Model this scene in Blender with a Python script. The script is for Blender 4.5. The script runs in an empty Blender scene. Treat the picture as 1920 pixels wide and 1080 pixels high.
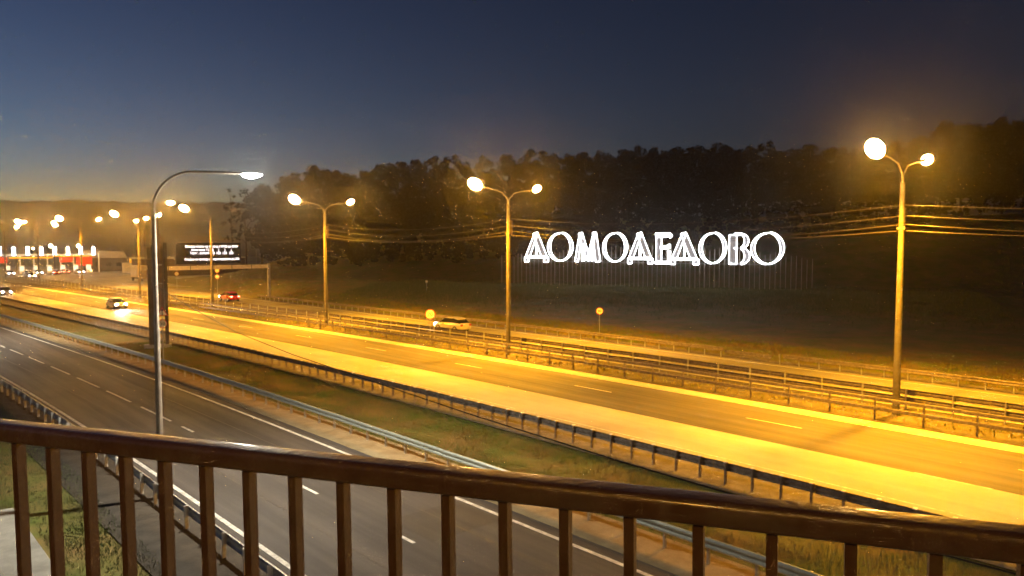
import bpy, math, random
import numpy as np
from mathutils import Vector, Matrix
R = math.radians
random.seed(7); rng = np.random.default_rng(7)
sc = bpy.context.scene
col = sc.collection
# World axes: +Y runs along the motorway (away from the viewer), +X across it, z = 0 on the asphalt.
# ------------------------------------------------------------------ camera
EYE = 9.0
cam_d = bpy.data.cameras.new('camera'); cam = bpy.data.objects.new('camera', cam_d); col.objects.link(cam)
YAW = R(41.9); PITCH = math.atan(85 / 1420)
cam.location = (0, 0, EYE)
cam.rotation_euler = (math.pi / 2 - PITCH, 0, -YAW)
cam_d.sensor_width = 36; cam_d.lens = 36 * 1420 / 1920
cam_d.clip_start = .05; cam_d.clip_end = 6000
sc.camera = cam
# ------------------------------------------------------------------ world, light, exposure
w = bpy.data.worlds.new('World'); sc.world = w; w.use_nodes = True
nt = w.node_tree; bg = nt.nodes['Background']
sky = nt.nodes.new('ShaderNodeTexSky'); sky.sky_type = 'NISHITA'; sky.sun_disc = False
sky.sun_elevation = R(-3.0); sky.sun_rotation = R(-25); sky.altitude = 150   # the sun has set, to the left
sky.air_density = .6; sky.dust_density = .6; sky.ozone_density = 1.4
gm = nt.nodes.new('ShaderNodeGamma'); gm.inputs['Gamma'].default_value = 1.5     # steeper fall-off towards the zenith, as at late dusk
nt.links.new(sky.outputs[0], gm.inputs['Color']); nt.links.new(gm.outputs[0], bg.inputs['Color']); bg.inputs['Strength'].default_value = 0.23
sc.view_settings.view_transform = 'Standard'; sc.view_settings.look = 'None'
sc.view_settings.exposure = 2.1; sc.view_settings.gamma = 1.0; sc.view_settings.use_curve_mapping = False
cy = sc.cycles
cy.use_denoising = True; cy.denoising_input_passes = 'RGB_ALBEDO'; cy.max_bounces = 5; cy.diffuse_bounces = 2; cy.glossy_bounces = 3
cy.transmission_bounces = 2; cy.volume_bounces = 0; cy.sample_clamp_indirect = 4.0; cy.sample_clamp_direct = 25.0
cy.caustics_reflective = False; cy.caustics_refractive = False
SODIUM = (1.0, .405, .010); LEDC = (1.0, .93, .76)
SODIUM_W = 900.0; SODIUM_ROAD = 9300.0; LED_W = 300.0; LED_ROAD = 2200.0
HAZE = 0.00036

# ------------------------------------------------------------------ material helpers
MATS = {}
def mat(name, base=(.5, .5, .5), rough=.7, metal=0., var=0., scale=3., base2=None, bump=0., bscale=40., emit=None, es=0., spec=.5, stretch=None, coat=0.):
    if name in MATS: return MATS[name]
    m = bpy.data.materials.new(name); m.use_nodes = True; MATS[name] = m
    n = m.node_tree.nodes; l = m.node_tree.links; p = n['Principled BSDF']
    p.inputs['Base Color'].default_value = (*base, 1); p.inputs['Roughness'].default_value = rough
    p.inputs['Metallic'].default_value = metal; p.inputs['Specular IOR Level'].default_value = spec
    p.inputs['Coat Weight'].default_value = coat; p.inputs['Coat Roughness'].default_value = .12
    if emit:
        p.inputs['Emission Color'].default_value = (*emit, 1); p.inputs['Emission Strength'].default_value = es
    if var or bump or base2:
        tc = n.new('ShaderNodeTexCoord'); src = tc.outputs['Object']
        if stretch:
            mp = n.new('ShaderNodeMapping'); mp.inputs['Scale'].default_value = stretch
            l.new(src, mp.inputs[0]); src = mp.outputs[0]
    if var or base2:
        nz = n.new('ShaderNodeTexNoise'); nz.inputs['Scale'].default_value = scale; nz.inputs['Detail'].default_value = 8; nz.inputs['Roughness'].default_value = .65
        l.new(src, nz.inputs['Vector'])
        rp = n.new('ShaderNodeValToRGB'); rp.color_ramp.elements[0].position = .36; rp.color_ramp.elements[1].position = .64
        b2 = base2 or tuple(min(1, c * (1 + var)) for c in base)
        b1 = base if base2 else tuple(c * (1 - var) for c in base)
        rp.color_ramp.elements[0].color = (*b1, 1); rp.color_ramp.elements[1].color = (*b2, 1)
        l.new(nz.outputs['Fac'], rp.inputs[0]); l.new(rp.outputs[0], p.inputs['Base Color'])
    if bump:
        nb = n.new('ShaderNodeTexNoise'); nb.inputs['Scale'].default_value = bscale; nb.inputs['Detail'].default_value = 6
        l.new(tc.outputs['Object'], nb.inputs['Vector'])
        bp = n.new('ShaderNodeBump'); bp.inputs['Strength'].default_value = bump; bp.inputs['Distance'].default_value = .03
        l.new(nb.outputs['Fac'], bp.inputs['Height']); l.new(bp.outputs[0], p.inputs['Normal'])
    return m
def asphalt(name, base, wear, rough=.55, lanes=None):
    """asphalt: aggregate speckle, long patches along the road, wheel tracks worn lighter / oil darker"""
    m = bpy.data.materials.new(name); m.use_nodes = True; MATS[name] = m
    n = m.node_tree.nodes; l = m.node_tree.links; p = n['Principled BSDF']
    tc = n.new('ShaderNodeTexCoord'); out = tc.outputs['Object']
    def noise(scale, st, det=8, ro=.6):
        mp = n.new('ShaderNodeMapping'); mp.inputs['Scale'].default_value = st; l.new(out, mp.inputs[0])
        z = n.new('ShaderNodeTexNoise'); z.inputs['Scale'].default_value = scale; z.inputs['Detail'].default_value = det; z.inputs['Roughness'].default_value = ro
        l.new(mp.outputs[0], z.inputs['Vector']); return z.outputs['Fac']
    def mr(f, a, b, lo, hi):
        x = n.new('ShaderNodeMapRange'); l.new(f, x.inputs[0])
        for i, v in zip((1, 2, 3, 4), (a, b, lo, hi)): x.inputs[i].default_value = v
        return x.outputs[0]
    def mul(a, b):
        x = n.new('ShaderNodeMath'); x.operation = 'MULTIPLY'; l.new(a, x.inputs[0]); l.new(b, x.inputs[1]); return x.outputs[0]
    f = mul(mr(noise(1.0, (1.1, .035, 1), 5), .3, .7, 1 - wear, 1 + wear), mr(noise(.16, (1, .6, 1), 6), .3, .7, .70, 1.30))
    f = mul(f, mr(noise(28, (1, 1, 1), 4), .25, .75, .8, 1.2))
    f = mul(f, mr(noise(1.7, (1, .25, 1), 7, .75), .62, .75, 1.0, .72))
    h = n.new('ShaderNodeVectorMath'); h.operation = 'SCALE'; h.inputs[0].default_value = base; l.new(f, h.inputs['Scale'])
    l.new(h.outputs[0], p.inputs['Base Color']); p.inputs['Specular IOR Level'].default_value = .22
    l.new(mr(noise(1.0, (1.1, .035, 1), 5), .3, .7, rough + .12, rough - .1), p.inputs['Roughness'])
    bp = n.new('ShaderNodeBump'); bp.inputs['Strength'].default_value = .35; bp.inputs['Distance'].default_value = .01
    l.new(noise(60, (1, 1, 1), 3), bp.inputs['Height']); l.new(bp.outputs[0], p.inputs['Normal'])
    return m

# ------------------------------------------------------------------ mesh helpers
class MB:
    def __init__(s): s.v = []; s.f = []
    def add(s, vs, fs):
        o = len(s.v); s.v += [tuple(x) for x in vs]; s.f += [tuple(i + o for i in f) for f in fs]; return s
    def box(s, x0, x1, y0, y1, z0, z1, M=None):
        vs = [Vector(p) for p in ((x0,y0,z0),(x1,y0,z0),(x1,y1,z0),(x0,y1,z0),(x0,y0,z1),(x1,y0,z1),(x1,y1,z1),(x0,y1,z1))]
        if M: vs = [M @ p for p in vs]
        return s.add(vs, [(0,3,2,1),(4,5,6,7),(0,1,5,4),(1,2,6,5),(2,3,7,6),(3,0,4,7)])
    def tube(s, pts, rad, n=8, cap=True):
        pts = [Vector(p) for p in pts]
        rad = rad if isinstance(rad, (list, tuple)) else [rad] * len(pts)
        rings = []
        prev = None
        for i, p in enumerate(pts):
            d = (pts[min(i + 1, len(pts) - 1)] - pts[max(i - 1, 0)]).normalized()
            if prev is None:
                a = d.cross(Vector((0, 0, 1)) if abs(d.z) < .9 else Vector((1, 0, 0))).normalized()
            else:
                a = (prev - d * prev.dot(d)).normalized()
            prev = a; b = d.cross(a)
            rings.append([p + (a * math.cos(2 * math.pi * k / n) + b * math.sin(2 * math.pi * k / n)) * rad[i] for k in range(n)])
        vs = [q for r in rings for q in r]
        fs = [(i * n + k, i * n + (k + 1) % n, (i + 1) * n + (k + 1) % n, (i + 1) * n + k) for i in range(len(pts) - 1) for k in range(n)]
        if cap: fs += [tuple(reversed(range(n))), tuple((len(pts) - 1) * n + k for k in range(n))]
        return s.add(vs, fs)
    def sweep(s, pts, prof, closed=True):
        """profile (across, up) swept along pts (horizontal)"""
        pts = [Vector(p) for p in pts]; n = len(prof); vs = []
        for i, p in enumerate(pts):
            d = (pts[min(i + 1, len(pts) - 1)] - pts[max(i - 1, 0)]); d.z = 0; d.normalize()
            a = Vector((d.y, -d.x, 0))
            vs += [p + a * u + Vector((0, 0, z)) for u, z in prof]
        m = n if closed else n - 1
        fs = [(i * n + k, i * n + (k + 1) % n, (i + 1) * n + (k + 1) % n, (i + 1) * n + k) for i in range(len(pts) - 1) for k in range(m)]
        if closed: fs += [tuple(reversed(range(n))), tuple((len(pts) - 1) * n + k for k in range(n))]
        return s.add(vs, fs)
    def prism(s, poly, y0, y1, M=None):
        """poly in (x, z), extruded along y"""
        n = len(poly); vs = [Vector((x, y0, z)) for x, z in poly] + [Vector((x, y1, z)) for x, z in poly]
        if M: vs = [M @ p for p in vs]
        return s.add(vs, [tuple(range(n)), tuple(reversed(range(n, 2 * n)))] + [(k, k + n, (k + 1) % n + n, (k + 1) % n) for k in range(n)])
    def disc(s, c, r, y0, y1, n=24, M=None):
        return s.prism([(c[0] + r * math.cos(2 * math.pi * k / n), c[1] + r * math.sin(2 * math.pi * k / n)) for k in range(n)], y0, y1, M)
    def mesh(s, name, m, smooth=False):
        me = bpy.data.meshes.new(name); me.from_pydata([tuple(v) for v in s.v], [], s.f); me.update()
        import bmesh
        b = bmesh.new(); b.from_mesh(me); bmesh.ops.recalc_face_normals(b, faces=b.faces); b.to_mesh(me); b.free()
        if m: me.materials.append(m)
        if smooth:
            me.polygons.foreach_set('use_smooth', [True] * len(me.polygons))
            try: me.set_sharp_from_angle(angle=R(40))
            except Exception: pass
        return me
def link(name, me, parent=None, loc=(0, 0, 0), rz=0.):
    o = bpy.data.objects.new(name, me); col.objects.link(o); o.location = loc; o.rotation_euler = (0, 0, rz)
    if parent: o.parent = parent
    return o
def build(mb, name, m, parent=None, loc=(0, 0, 0), rz=0., smooth=False):
    return link(name, mb.mesh(name, m, smooth), parent, loc, rz)
def empty(name, loc=(0, 0, 0), rz=0.):
    return link(name, None, None, loc, rz)
def tag(o, label, cat, group=None):
    o['label'] = label; o['category'] = cat
    if group: o['group'] = group
    return o
def copy_tree(o, parent=None):
    c = o.copy(); col.objects.link(c); c.parent = parent
    for ch in list(o.children): copy_tree(ch, c)
    return c
def lamp(kind, name, parent, loc, energy, color, size=.12, cone=None, blend=.5, rot=None):
    d = bpy.data.lights.new(name, kind); d.energy = energy; d.color = color
    d.shadow_soft_size = size
    if kind == 'SPOT': d.spot_size = cone; d.spot_blend = blend
    o = bpy.data.objects.new(name, d); col.objects.link(o); o.location = loc
    if rot: o.rotation_euler = rot
    if parent: o.parent = parent
    return o
# survey helper: a place on the ground (or at height z) read off the photograph, in road axes
def ray(px, py):
    u = (px - 960) / 1420; v = (540 - py) / 1420; c, s = math.cos(PITCH), math.sin(PITCH)
    X, Y, Z = u, c + v * s, -s + v * c
    return (X * math.cos(YAW) + Y * math.sin(YAW), -X * math.sin(YAW) + Y * math.cos(YAW), Z)
def gp(px, py, z=0.):
    d = ray(px, py); k = (z - EYE) / d[2]; return (d[0] * k, d[1] * k)
def deep(px, py, depth):
    d = ray(px, py); fy = d[0] * math.sin(YAW) + d[1] * math.cos(YAW); k = depth / fy
    return Vector((d[0] * k, d[1] * k, EYE + d[2] * k))
def camxy(X, Y): return (X * math.cos(YAW) + Y * math.sin(YAW), -X * math.sin(YAW) + Y * math.cos(YAW))
def bend(s):
    return -0.065 * 12 * (math.log1p(math.exp((s - 48) / 12)) if s < 400 else (s - 48) / 12)
def bend_far(s): return .4 * bend(s)
def smooth(a, b, x):
    k = min(1, max(0, (x - a) / (b - a))); return k * k * (3 - 2 * k)
def stations(s0, s1, step):
    n = max(1, int(math.ceil((s1 - s0) / step))); return [s0 + (s1 - s0) * i / n for i in range(n + 1)]

# ------------------------------------------------------------------ materials
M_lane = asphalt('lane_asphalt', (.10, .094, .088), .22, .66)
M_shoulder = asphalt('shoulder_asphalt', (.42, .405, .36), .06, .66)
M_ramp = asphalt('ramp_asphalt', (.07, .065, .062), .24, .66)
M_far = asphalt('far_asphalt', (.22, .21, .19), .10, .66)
M_apron = mat('gravel_verge', (.16, .14, .11), .9, var=.35, scale=1.2, bump=.6, bscale=30)
M_sand = mat('sandy_verge', (.25, .17, .075), .95, base2=(.37, .28, .15), scale=.9, bump=.6, bscale=14)
M_grass = mat('grass_ground', (.10, .135, .02), .95, base2=(.21, .135, .045), scale=.35, bump=.5, bscale=9)
M_soil = mat('dark_soil', (.035, .028, .02), .95, base2=(.07, .055, .04), scale=1.5, bump=.7, bscale=10)
M_conc = mat('concrete', (.32, .32, .29), .85, var=.2, scale=1.3, bump=.3, bscale=25)
M_paint = mat('road_paint', (.36, .35, .32), .7, base2=(.76, .75, .70), scale=3.5)
M_galv = mat('galvanised_steel', (.42, .43, .42), .45, metal=.75, var=.2, scale=4)
M_galv_old = mat('weathered_steel', (.20, .17, .14), .6, metal=.4, var=.3, scale=5)
M_galv_new = mat('pale_steel', (.46, .50, .45), .42, metal=.55, var=.12, scale=4)
M_pole = mat('pole_steel', (.30, .285, .26), .5, metal=.35, var=.18, scale=3)
M_cpole = mat('concrete_pole', (.11, .10, .088), .8, var=.25, scale=2.5, bump=.3, bscale=30)
M_dark = mat('dark_metal', (.045, .043, .04), .55, metal=.3, var=.2, scale=4)
M_rail = mat('brown_rail_paint', (.062, .035, .026), .40, base2=(.085, .05, .036), scale=14, bump=.12, bscale=60, coat=.2)
M_bal = mat('brown_baluster_paint', (.07, .036, .02), .45, var=.25, scale=12, bump=.08, bscale=70)
M_leaf = mat('night_foliage', (.030, .022, .010), .9, base2=(.042, .029, .014), scale=.5)
M_bark = mat('bark', (.09, .07, .05), .9, var=.3, scale=4, bump=.5, bscale=12)
M_blade = mat('grass_blade', (.13, .185, .02), .8, base2=(.26, .165, .05), scale=.45)
M_blade_g = mat('green_blade', (.085, .12, .04), .8, base2=(.13, .13, .055), scale=.6)
def glowing_glass(name, c, es):
    m = bpy.data.materials.new(name); m.use_nodes = True; n = m.node_tree.nodes; l = m.node_tree.links; n.remove(n['Principled BSDF']); MATS[name] = m
    t = n.new('ShaderNodeBsdfTransparent'); e = n.new('ShaderNodeEmission'); a = n.new('ShaderNodeAddShader')
    e.inputs['Color'].default_value = (*c, 1); e.inputs['Strength'].default_value = es
    l.new(t.outputs[0], a.inputs[0]); l.new(e.outputs[0], a.inputs[1]); l.new(a.outputs[0], n['Material Output'].inputs['Surface'])
    m.cycles.emission_sampling = 'NONE'; return m
M_sodium = glowing_glass('sodium_glass', (1, .66, .24), 30)
M_led = glowing_glass('led_panel', (1, .97, .88), 20)
M_letter = mat('letter_light', (.9, .9, .95), .4, emit=(.93, .96, 1), es=2.6); M_letter_in = mat('letter_panel', (.28, .28, .3), .5, emit=(.93, .96, 1), es=.03)
M_text = mat('board_diode', (.9, .9, .9), .4, emit=(.95, .93, 1), es=.8)
M_black = mat('board_black', (.012, .010, .009), .8, spec=.1)
M_white = mat('white_paint', (.78, .78, .76), .5)
M_signwhite = mat('sign_face', (.8, .78, .72), .45)
M_red = mat('sign_red', (.55, .03, .02), .45)
M_ink = mat('sign_ink', (.03, .03, .03), .5)

# ------------------------------------------------------------------ ground, hills
LT, LS = 86.5, 93.0                           # left end of the letter sign; its line faces the viewer
def terrain(t, s):
    q = (t - LT) * .896 + (s - LS) * .446; wv = (t - LT) * .446 - (s - LS) * .896
    z = -.06
    if t > 18.6 + bend(s) and t < 24.2 + bend(s): z -= .22 * math.sin(math.pi * (t - 18.6 - bend(s)) / 5.6)
    if t > 53.5: z += 2.0 * smooth(-32, -2, q) * smooth(53.5, 62, t) * smooth(-110, -60, wv)
    z += 13 * smooth(8, 66, q) * smooth(-100, -62, wv)
    if t < 7: z += .35 * smooth(7, 0, t) * smooth(20, 32, s)
    if t > 54 or t < 5: z += .12 * math.sin(t * .7 + math.sin(s * .23)) * math.sin(s * .31 + 1) * smooth(0, 4, max(t - 54, 5 - t))
    return z
ax = sorted(set([-1300, -900, -500, -300, -180, -120] + [x for x in range(-80, 0, 8)] + [x * 1.0 for x in range(0, 62)] + [62 + 2.5 * i for i in range(40)] + [165 + 8 * i for i in range(14)] + [300, 400, 600, 900, 1300]))
ay = sorted(set([-1300, -800, -400, -200, -120] + [x for x in range(-80, 0, 8)] + [2.5 * i for i in range(72)] + [180 + 8 * i for i in range(20)] + [360, 450, 600, 900, 1300]))
mb = MB(); nx = len(ax)
mb.v = [(t, s, terrain(t, s)) for s in ay for t in ax]
mb.f = [(j * nx + i, j * nx + i + 1, (j + 1) * nx + i + 1, (j + 1) * nx + i) for j in range(len(ay) - 1) for i in range(nx - 1)]
g = build(mb, 'ground', M_grass, smooth=True); g['kind'] = 'structure'

mb = MB(); na = 260; rows = [(520, 0), (640, .45), (760, .85), (860, 1.0), (960, .8), (1080, 0)]
for r, k in rows:
    for i in range(na + 1):
        a = R(-62 + 124 * i / na)
        u = math.tan(a) if abs(a) < 1.2 else 0
        top = 51 + 1.6 * math.sin(i * .05 + 2) + .8 * math.sin(i * .37 + 1)
        top += (random.uniform(-1.2, 1.2) if k >= .8 else 0)
        x, y = camxy(r * math.sin(a), r * math.cos(a))
        mb.v.append((x, y, -2 + k * (top + 2)))
for j in range(len(rows) - 1):
    for i in range(na): mb.f.append((j * (na + 1) + i, j * (na + 1) + i + 1, (j + 1) * (na + 1) + i + 1, (j + 1) * (na + 1) + i))
h = build(mb, 'hills', mat('far_hill', (.035, .035, .02), .95, base2=(.07, .06, .035), scale=.03), smooth=True); h['kind'] = 'structure'

def sheet(name, tl, tr, s0, s1, z, m, bl=bend, br=bend, step=3.):
    mb = MB(); ss = stations(s0, s1, step); n = 6
    for s in ss:
        a, b = tl + bl(s), tr + br(s)
        mb.v += [(a + (b - a) * k / n, s, z) for k in range(n + 1)]
    mb.f = [(i * (n + 1) + k, i * (n + 1) + k + 1, (i + 1) * (n + 1) + k + 1, (i + 1) * (n + 1) + k) for i in range(len(ss) - 1) for k in range(n)]
    o = build(mb, name, m); o['kind'] = 'structure'; return o
S0, S1 = -40, 420
sheet('ramp_road', 8.75, 16.75, S0, S1, 0, M_ramp)
sheet('sandy_verge', 16.75, 18.7, S0, 260, -.012, M_sand)
sheet('soil_verge', 6.2, 8.75, S0, 120, -.014, M_soil)
sheet('gravel_verge', 23.9, 27.0, S0, 260, -.012, M_apron)
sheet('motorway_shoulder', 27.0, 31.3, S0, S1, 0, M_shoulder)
sheet('motorway', 31.3, 38.5, S0, S1, .002, M_lane)
sheet('median_strip', 38.5, 43.6, S0, 260, -.01, mat('median_soil', (.075, .062, .045), .95, var=.4, scale=1.1, bump=.6, bscale=20))
sheet('median_kerb_strip', 37.7, 38.75, S0, 300, .012, M_shoulder)
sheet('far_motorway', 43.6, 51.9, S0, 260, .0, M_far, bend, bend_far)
sheet('far_verge', 51.9, 53.6, S0, 200, -.012, M_apron, bend_far, bend_far)
mb = MB()
pz = [(33, 190), (60, 150), (66, 150), (96, 235), (92, 320), (15, 350), (8, 300)]
mb.add([(x, y, .006) for x, y in pz], [tuple(range(len(pz)))])
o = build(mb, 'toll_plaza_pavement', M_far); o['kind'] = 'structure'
# painted lines
def line(name, t0, s0, s1, wd, z=.008, step=3., b=bend):
    o = sheet(name, t0 - wd / 2, t0 + wd / 2, s0, s1, z, M_paint, b, b, step); return o
line('edge_line', 9.2, S0, 260, .16); line('edge_line', 16.15, S0, 260, .16)
line('edge_line', 27.45, S0, S1, .12); line('edge_line', 37.60, S0, S1, .12, .010)
line('edge_line', 31.25, 8.5, 11.2, .14, .010)
line('edge_line', 44.3, S0, 200, .15); line('edge_line', 51.2, S0, 130, .15, b=bend_far)
for a in range(-6, 30):
    line('lane_dash', 34.75, 17.6 + 12 * a, 20.6 + 12 * a, .12, .010, 1.5)
    if a < 14: line('lane_dash', 47.6, 14 + 12 * a, 17 + 12 * a, .12, .010, 1.5)
for a, b in ((-9, -7.6), (-2, -.6), (5, 6.4), (12, 13.2), (18.5, 19.6), (24.5, 26.1), (30.6, 32.1), (36.6, 38.1), (39.6, 44.2), (45.9, 50.4), (51.9, 56.7), (58.4, 63.1), (65, 69.5), (71.2, 75.5), (77.3, 81.8), (83.5, 88), (90, 94.5), (96.5, 101)):
    line('lane_dash', 12.72, a, b, .13, .008, 1.5)
M_patch = asphalt('patch_asphalt', (.05, .047, .045), .1, .6)
for t0, t1, a, b, z in ((9.8, 12.2, 33, 37.5, .004), (13.4, 15.6, 46, 49, .004), (13.2, 15.9, 18.2, 20.6, .004)):
    sheet('asphalt_patch', t0, t1, a, b, z, M_patch)
M_seal = mat('tar_seal', (.018, .017, .016), .45)
for t0, w_, z in ((31.29, .05, .005), (14.5, .035, .005), (11.1, .03, .005), (33.2, .035, .007), (36.4, .03, .007)): sheet('tar_seam', t0, t0 + w_, S0, 160, z, M_seal)
# concrete slope slab by the footbridge foot
mb = MB(); mb.box(-3, 4.3, 17.5, 29.5, -.3, .10)
mb.v = [(x + (.35 if y > 25 else 0) - .04 * (y - 17), y, z + (terrain(x, y) + .05 if z > 0 else 0)) for x, y, z in mb.v]
o = build(mb, 'concrete_path', M_conc); o['kind'] = 'structure'

# ------------------------------------------------------------------ footbridge railing (foreground)
A = camxy(-1.25, 1.85); B = camxy(.735, 1.087)
d = Vector((B[0] - A[0], B[1] - A[1], 0)); L = d.length; d.normalize()
nrm = Vector((-d.y, d.x, 0))                 # away from the viewer
if nrm.dot(Vector((A[0], A[1], 0))) < 0: nrm = -nrm
RT = EYE - .45
rail = tag(empty('footbridge_railing', (A[0], A[1], RT - 1.1), math.atan2(d.y, d.x)), 'brown painted steel railing of the footbridge in the foreground', 'railing')
rail.rotation_euler[1] = -math.atan(.024 / L)          # the landing rises slightly to the right
def P(u, v, z): return (u, v, z + 1.1)
sgn = 1
mb = MB()
prof = []
for cx, cz, a0 in ((.018, -.013, 0), (-.018, -.013, 90), (-.018, -.038, 180), (.018, -.038, 270)):
    for k in range(5): prof.append((cx + .013 * math.cos(R(a0 + 22.5 * k)), cz + .013 * math.sin(R(a0 + 22.5 * k)) * (1 if a0 < 180 else .6)))
mb.sweep([(u, .025, 1.1) for u in stations(-3.2, 3.6, .4)], prof)
build(mb, 'handrail', M_rail, rail, smooth=True)
mb = MB(); mb.box(-3.2, 3.6, .008, .042, .08, .12); build(mb, 'bottom_rail', M_rail, rail)
mb = MB(); mb.box(-.009, .009, -.0125, .0125, .12, 1.065); bal = mb.mesh('baluster', M_bal)
for i in range(-26, 31): link('baluster', bal, rail, (.016 + i * .1192, .025, 0))
mb = MB()
c0, c1 = -3.3, 3.7
M4 = Matrix.Translation((A[0], A[1], RT - 1.1)) @ Matrix.Rotation(math.atan2(d.y, d.x), 4, 'Z')
mb.box(c0, c1, -2.6, .12, -.3, -.02, M4)
o = build(mb, 'footbridge_deck', M_conc); o['kind'] = 'structure'

# ------------------------------------------------------------------ guardrails
W = [(0, .155), (.03, .15), (.075, .115), (.08, .09), (.075, .06), (.03, .03), (.03, -.03), (.075, -.06), (.08, -.09), (.075, -.115), (.03, -.15), (0, -.155)]
Wb = W + [(x - .012, z) for x, z in reversed(W)]
def guardrail(label, t0, s0, s1, spacing, zs, side, m, mp, b=bend, seg=4., height=.86, group=None, phase=0., round_=False, cap=False):
    """side +1: beam faces +X. each beam length and each post is a part of its own"""
    root = tag(empty('guardrail', (t0 + b(s0), s0, 0)), label, 'guardrail', group); ox, oy = root.location.x, root.location.y
    n = int((s1 - s0) / seg)
    for zc in zs:
        for i in range(n):
            a, e = s0 + i * seg, s0 + (i + 1) * seg - .012
            mb = MB(); pts = [(t0 + b(s) + side * .06 - ox + random.uniform(-.02, .02), s - oy, zc + random.uniform(-.014, .014)) for s in (a, (a + e) / 2, e)]
            if round_: pr = [(-.05, .09), (.05, .09), (.065, .06), (.065, -.06), (.05, -.09), (-.05, -.09), (-.065, -.06), (-.065, .06)]
            else: pr = [(x * side, z) for x, z in Wb]
            mb.sweep(pts, pr); build(mb, 'beam', m, root)
    mb = MB(); mb.box(-.055, .055, -.03, .03, -.05, height); mb.box(-.06, .06, -.034, .034, height - .015, height)
    mb.box(min(0, side * .075) , max(0, side * .075), -.045, .045, zs[0] - .12, zs[0] + .12)
    pm = mb.mesh('post', mp)
    if cap: mb = MB(); mb.box(-.075, .075, -.055, .055, height, height + .035); cm = mb.mesh('cap', M_signwhite)
    s = s0 + phase + .3; k = 0
    while s < s1 and k < 290:
        p = link('post', pm, root, (t0 + b(s) - ox, s - oy, 0)); p.rotation_euler = (R(random.uniform(-1.2, 1.2)), R(random.uniform(-1.5, 1.5)), R(random.uniform(-2, 2)))
        if cap and s < 70: link('cap', cm, p)
        s += spacing; k += 1
    return root
guardrail('weathered guardrail seen from behind, between the grass strip and the yellow shoulder', 24.6, 4, 200, 1.11, (.62,), 1, M_galv_old, M_galv_old, height=.80, cap=True)
guardrail('pale steel guardrail along the sandy verge of the slip road', 18.05, 4, 150, 1.5, (.60,), -1, M_galv_new, M_galv, height=.74)
guardrail('low guardrail with white posts on the near side of the slip road', 8.1, 12, 110, 1.5, (.55,), 1, M_galv, M_white, height=.72)
guardrail('single rail guardrail on the near side of the median', 39.4, 4, 220, 2.33, (1.06, .58), -1, M_galv_old, M_galv_old, height=1.12, round_=True, phase=.15)
guardrail('tall two tier guardrail on the far side of the median', 43.0, 4, 220, 2.33, (.92, .50), 1, M_galv_old, M_galv, height=1.10)
guardrail('far guardrail along the dark grass bank, right of the gap', 52.2, 4, 29, 1.5, (.60,), -1, M_galv_old, M_galv, b=bend_far, height=.74)
guardrail('far guardrail along the dark grass bank, left of the gap', 52.2, 33, 117, 1.5, (.60,), -1, M_galv_old, M_galv, b=bend_far, height=.74)
guardrail('lower guardrail length filling the gap by the grass bank', 52.35, 29, 33, 1.3, (.42,), -1, M_galv_old, M_galv_old, b=bend_far, height=.6)

# ------------------------------------------------------------------ motorway lamp posts (sodium)
ARM = 3.25; LZ = 13.35
def head_mesh():
    mb = MB()                                # housing: tapered shell along +x
    st = [(0, .05, .05), (.06, .08, .07), (.12, .11, .10), (.18, .12, .10), (.20, .09, .07)]
    for x, wy, hz in st:
        mb.v += [(x, wy * math.cos(a), hz * max(0, math.sin(a))) for a in [math.pi * k / 8 for k in range(9)]]
    n = 9
    mb.f = [(i * n + k, i * n + k + 1, (i + 1) * n + k + 1, (i + 1) * n + k) for i in range(len(st) - 1) for k in range(n - 1)]
    mb.f += [(i * n, (i + 1) * n, (i + 1) * n + n - 1, i * n + n - 1) for i in range(len(st) - 1)]
    mb.f += [tuple(range(n)), tuple((len(st) - 1) * n + k for k in range(n))]
    ln = MB(); n = 12                        # rounded glass bowl, swollen past lamp size to imitate the lamp's glare
    for k in range(9):
        ph = math.pi * (k + .02) / 8.04; rr = math.sin(ph) * .215; x = .52 - .36 * math.cos(ph)
        ln.v += [(x, rr * math.cos(2 * math.pi * j / n), -.09 + rr * math.sin(2 * math.pi * j / n)) for j in range(n)]
    ln.f = [(i * n + k, i * n + (k + 1) % n, (i + 1) * n + (k + 1) % n, (i + 1) * n + k) for i in range(8) for k in range(n)]
    return mb, ln
hm, lm = head_mesh()
HEAD = hm.mesh('lamp_head', M_dark, True); LENS = lm.mesh('lens', M_sodium, True)
LENS_OFF = lm.mesh('lens', mat('unlit_glass', (.3, .28, .25), .2), True)
mb = MB(); mb.tube([(0, 0, -.1), (0, 0, 6), (0, 0, 12.1)], [.19, .16, .12], 12); MPOLE = mb.mesh('pole', M_cpole, True)
mb = MB(); mb.tube([(0, 0, 11.9), (.08, 0, 12.5), (.6, 0, 13.0), (1.6, 0, 13.22), (ARM - .66, 0, LZ - .02)], .035, 8); MARM = mb.mesh('bracket_arm', M_pole, True)
mb = MB(); mb.box(-.05, .3, -.06, .06, -.5, .5); mb.box(-.2, .2, -.2, .2, -.62, -.5); MBOX = mb.mesh('cable_bracket', M_galv_old)
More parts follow.
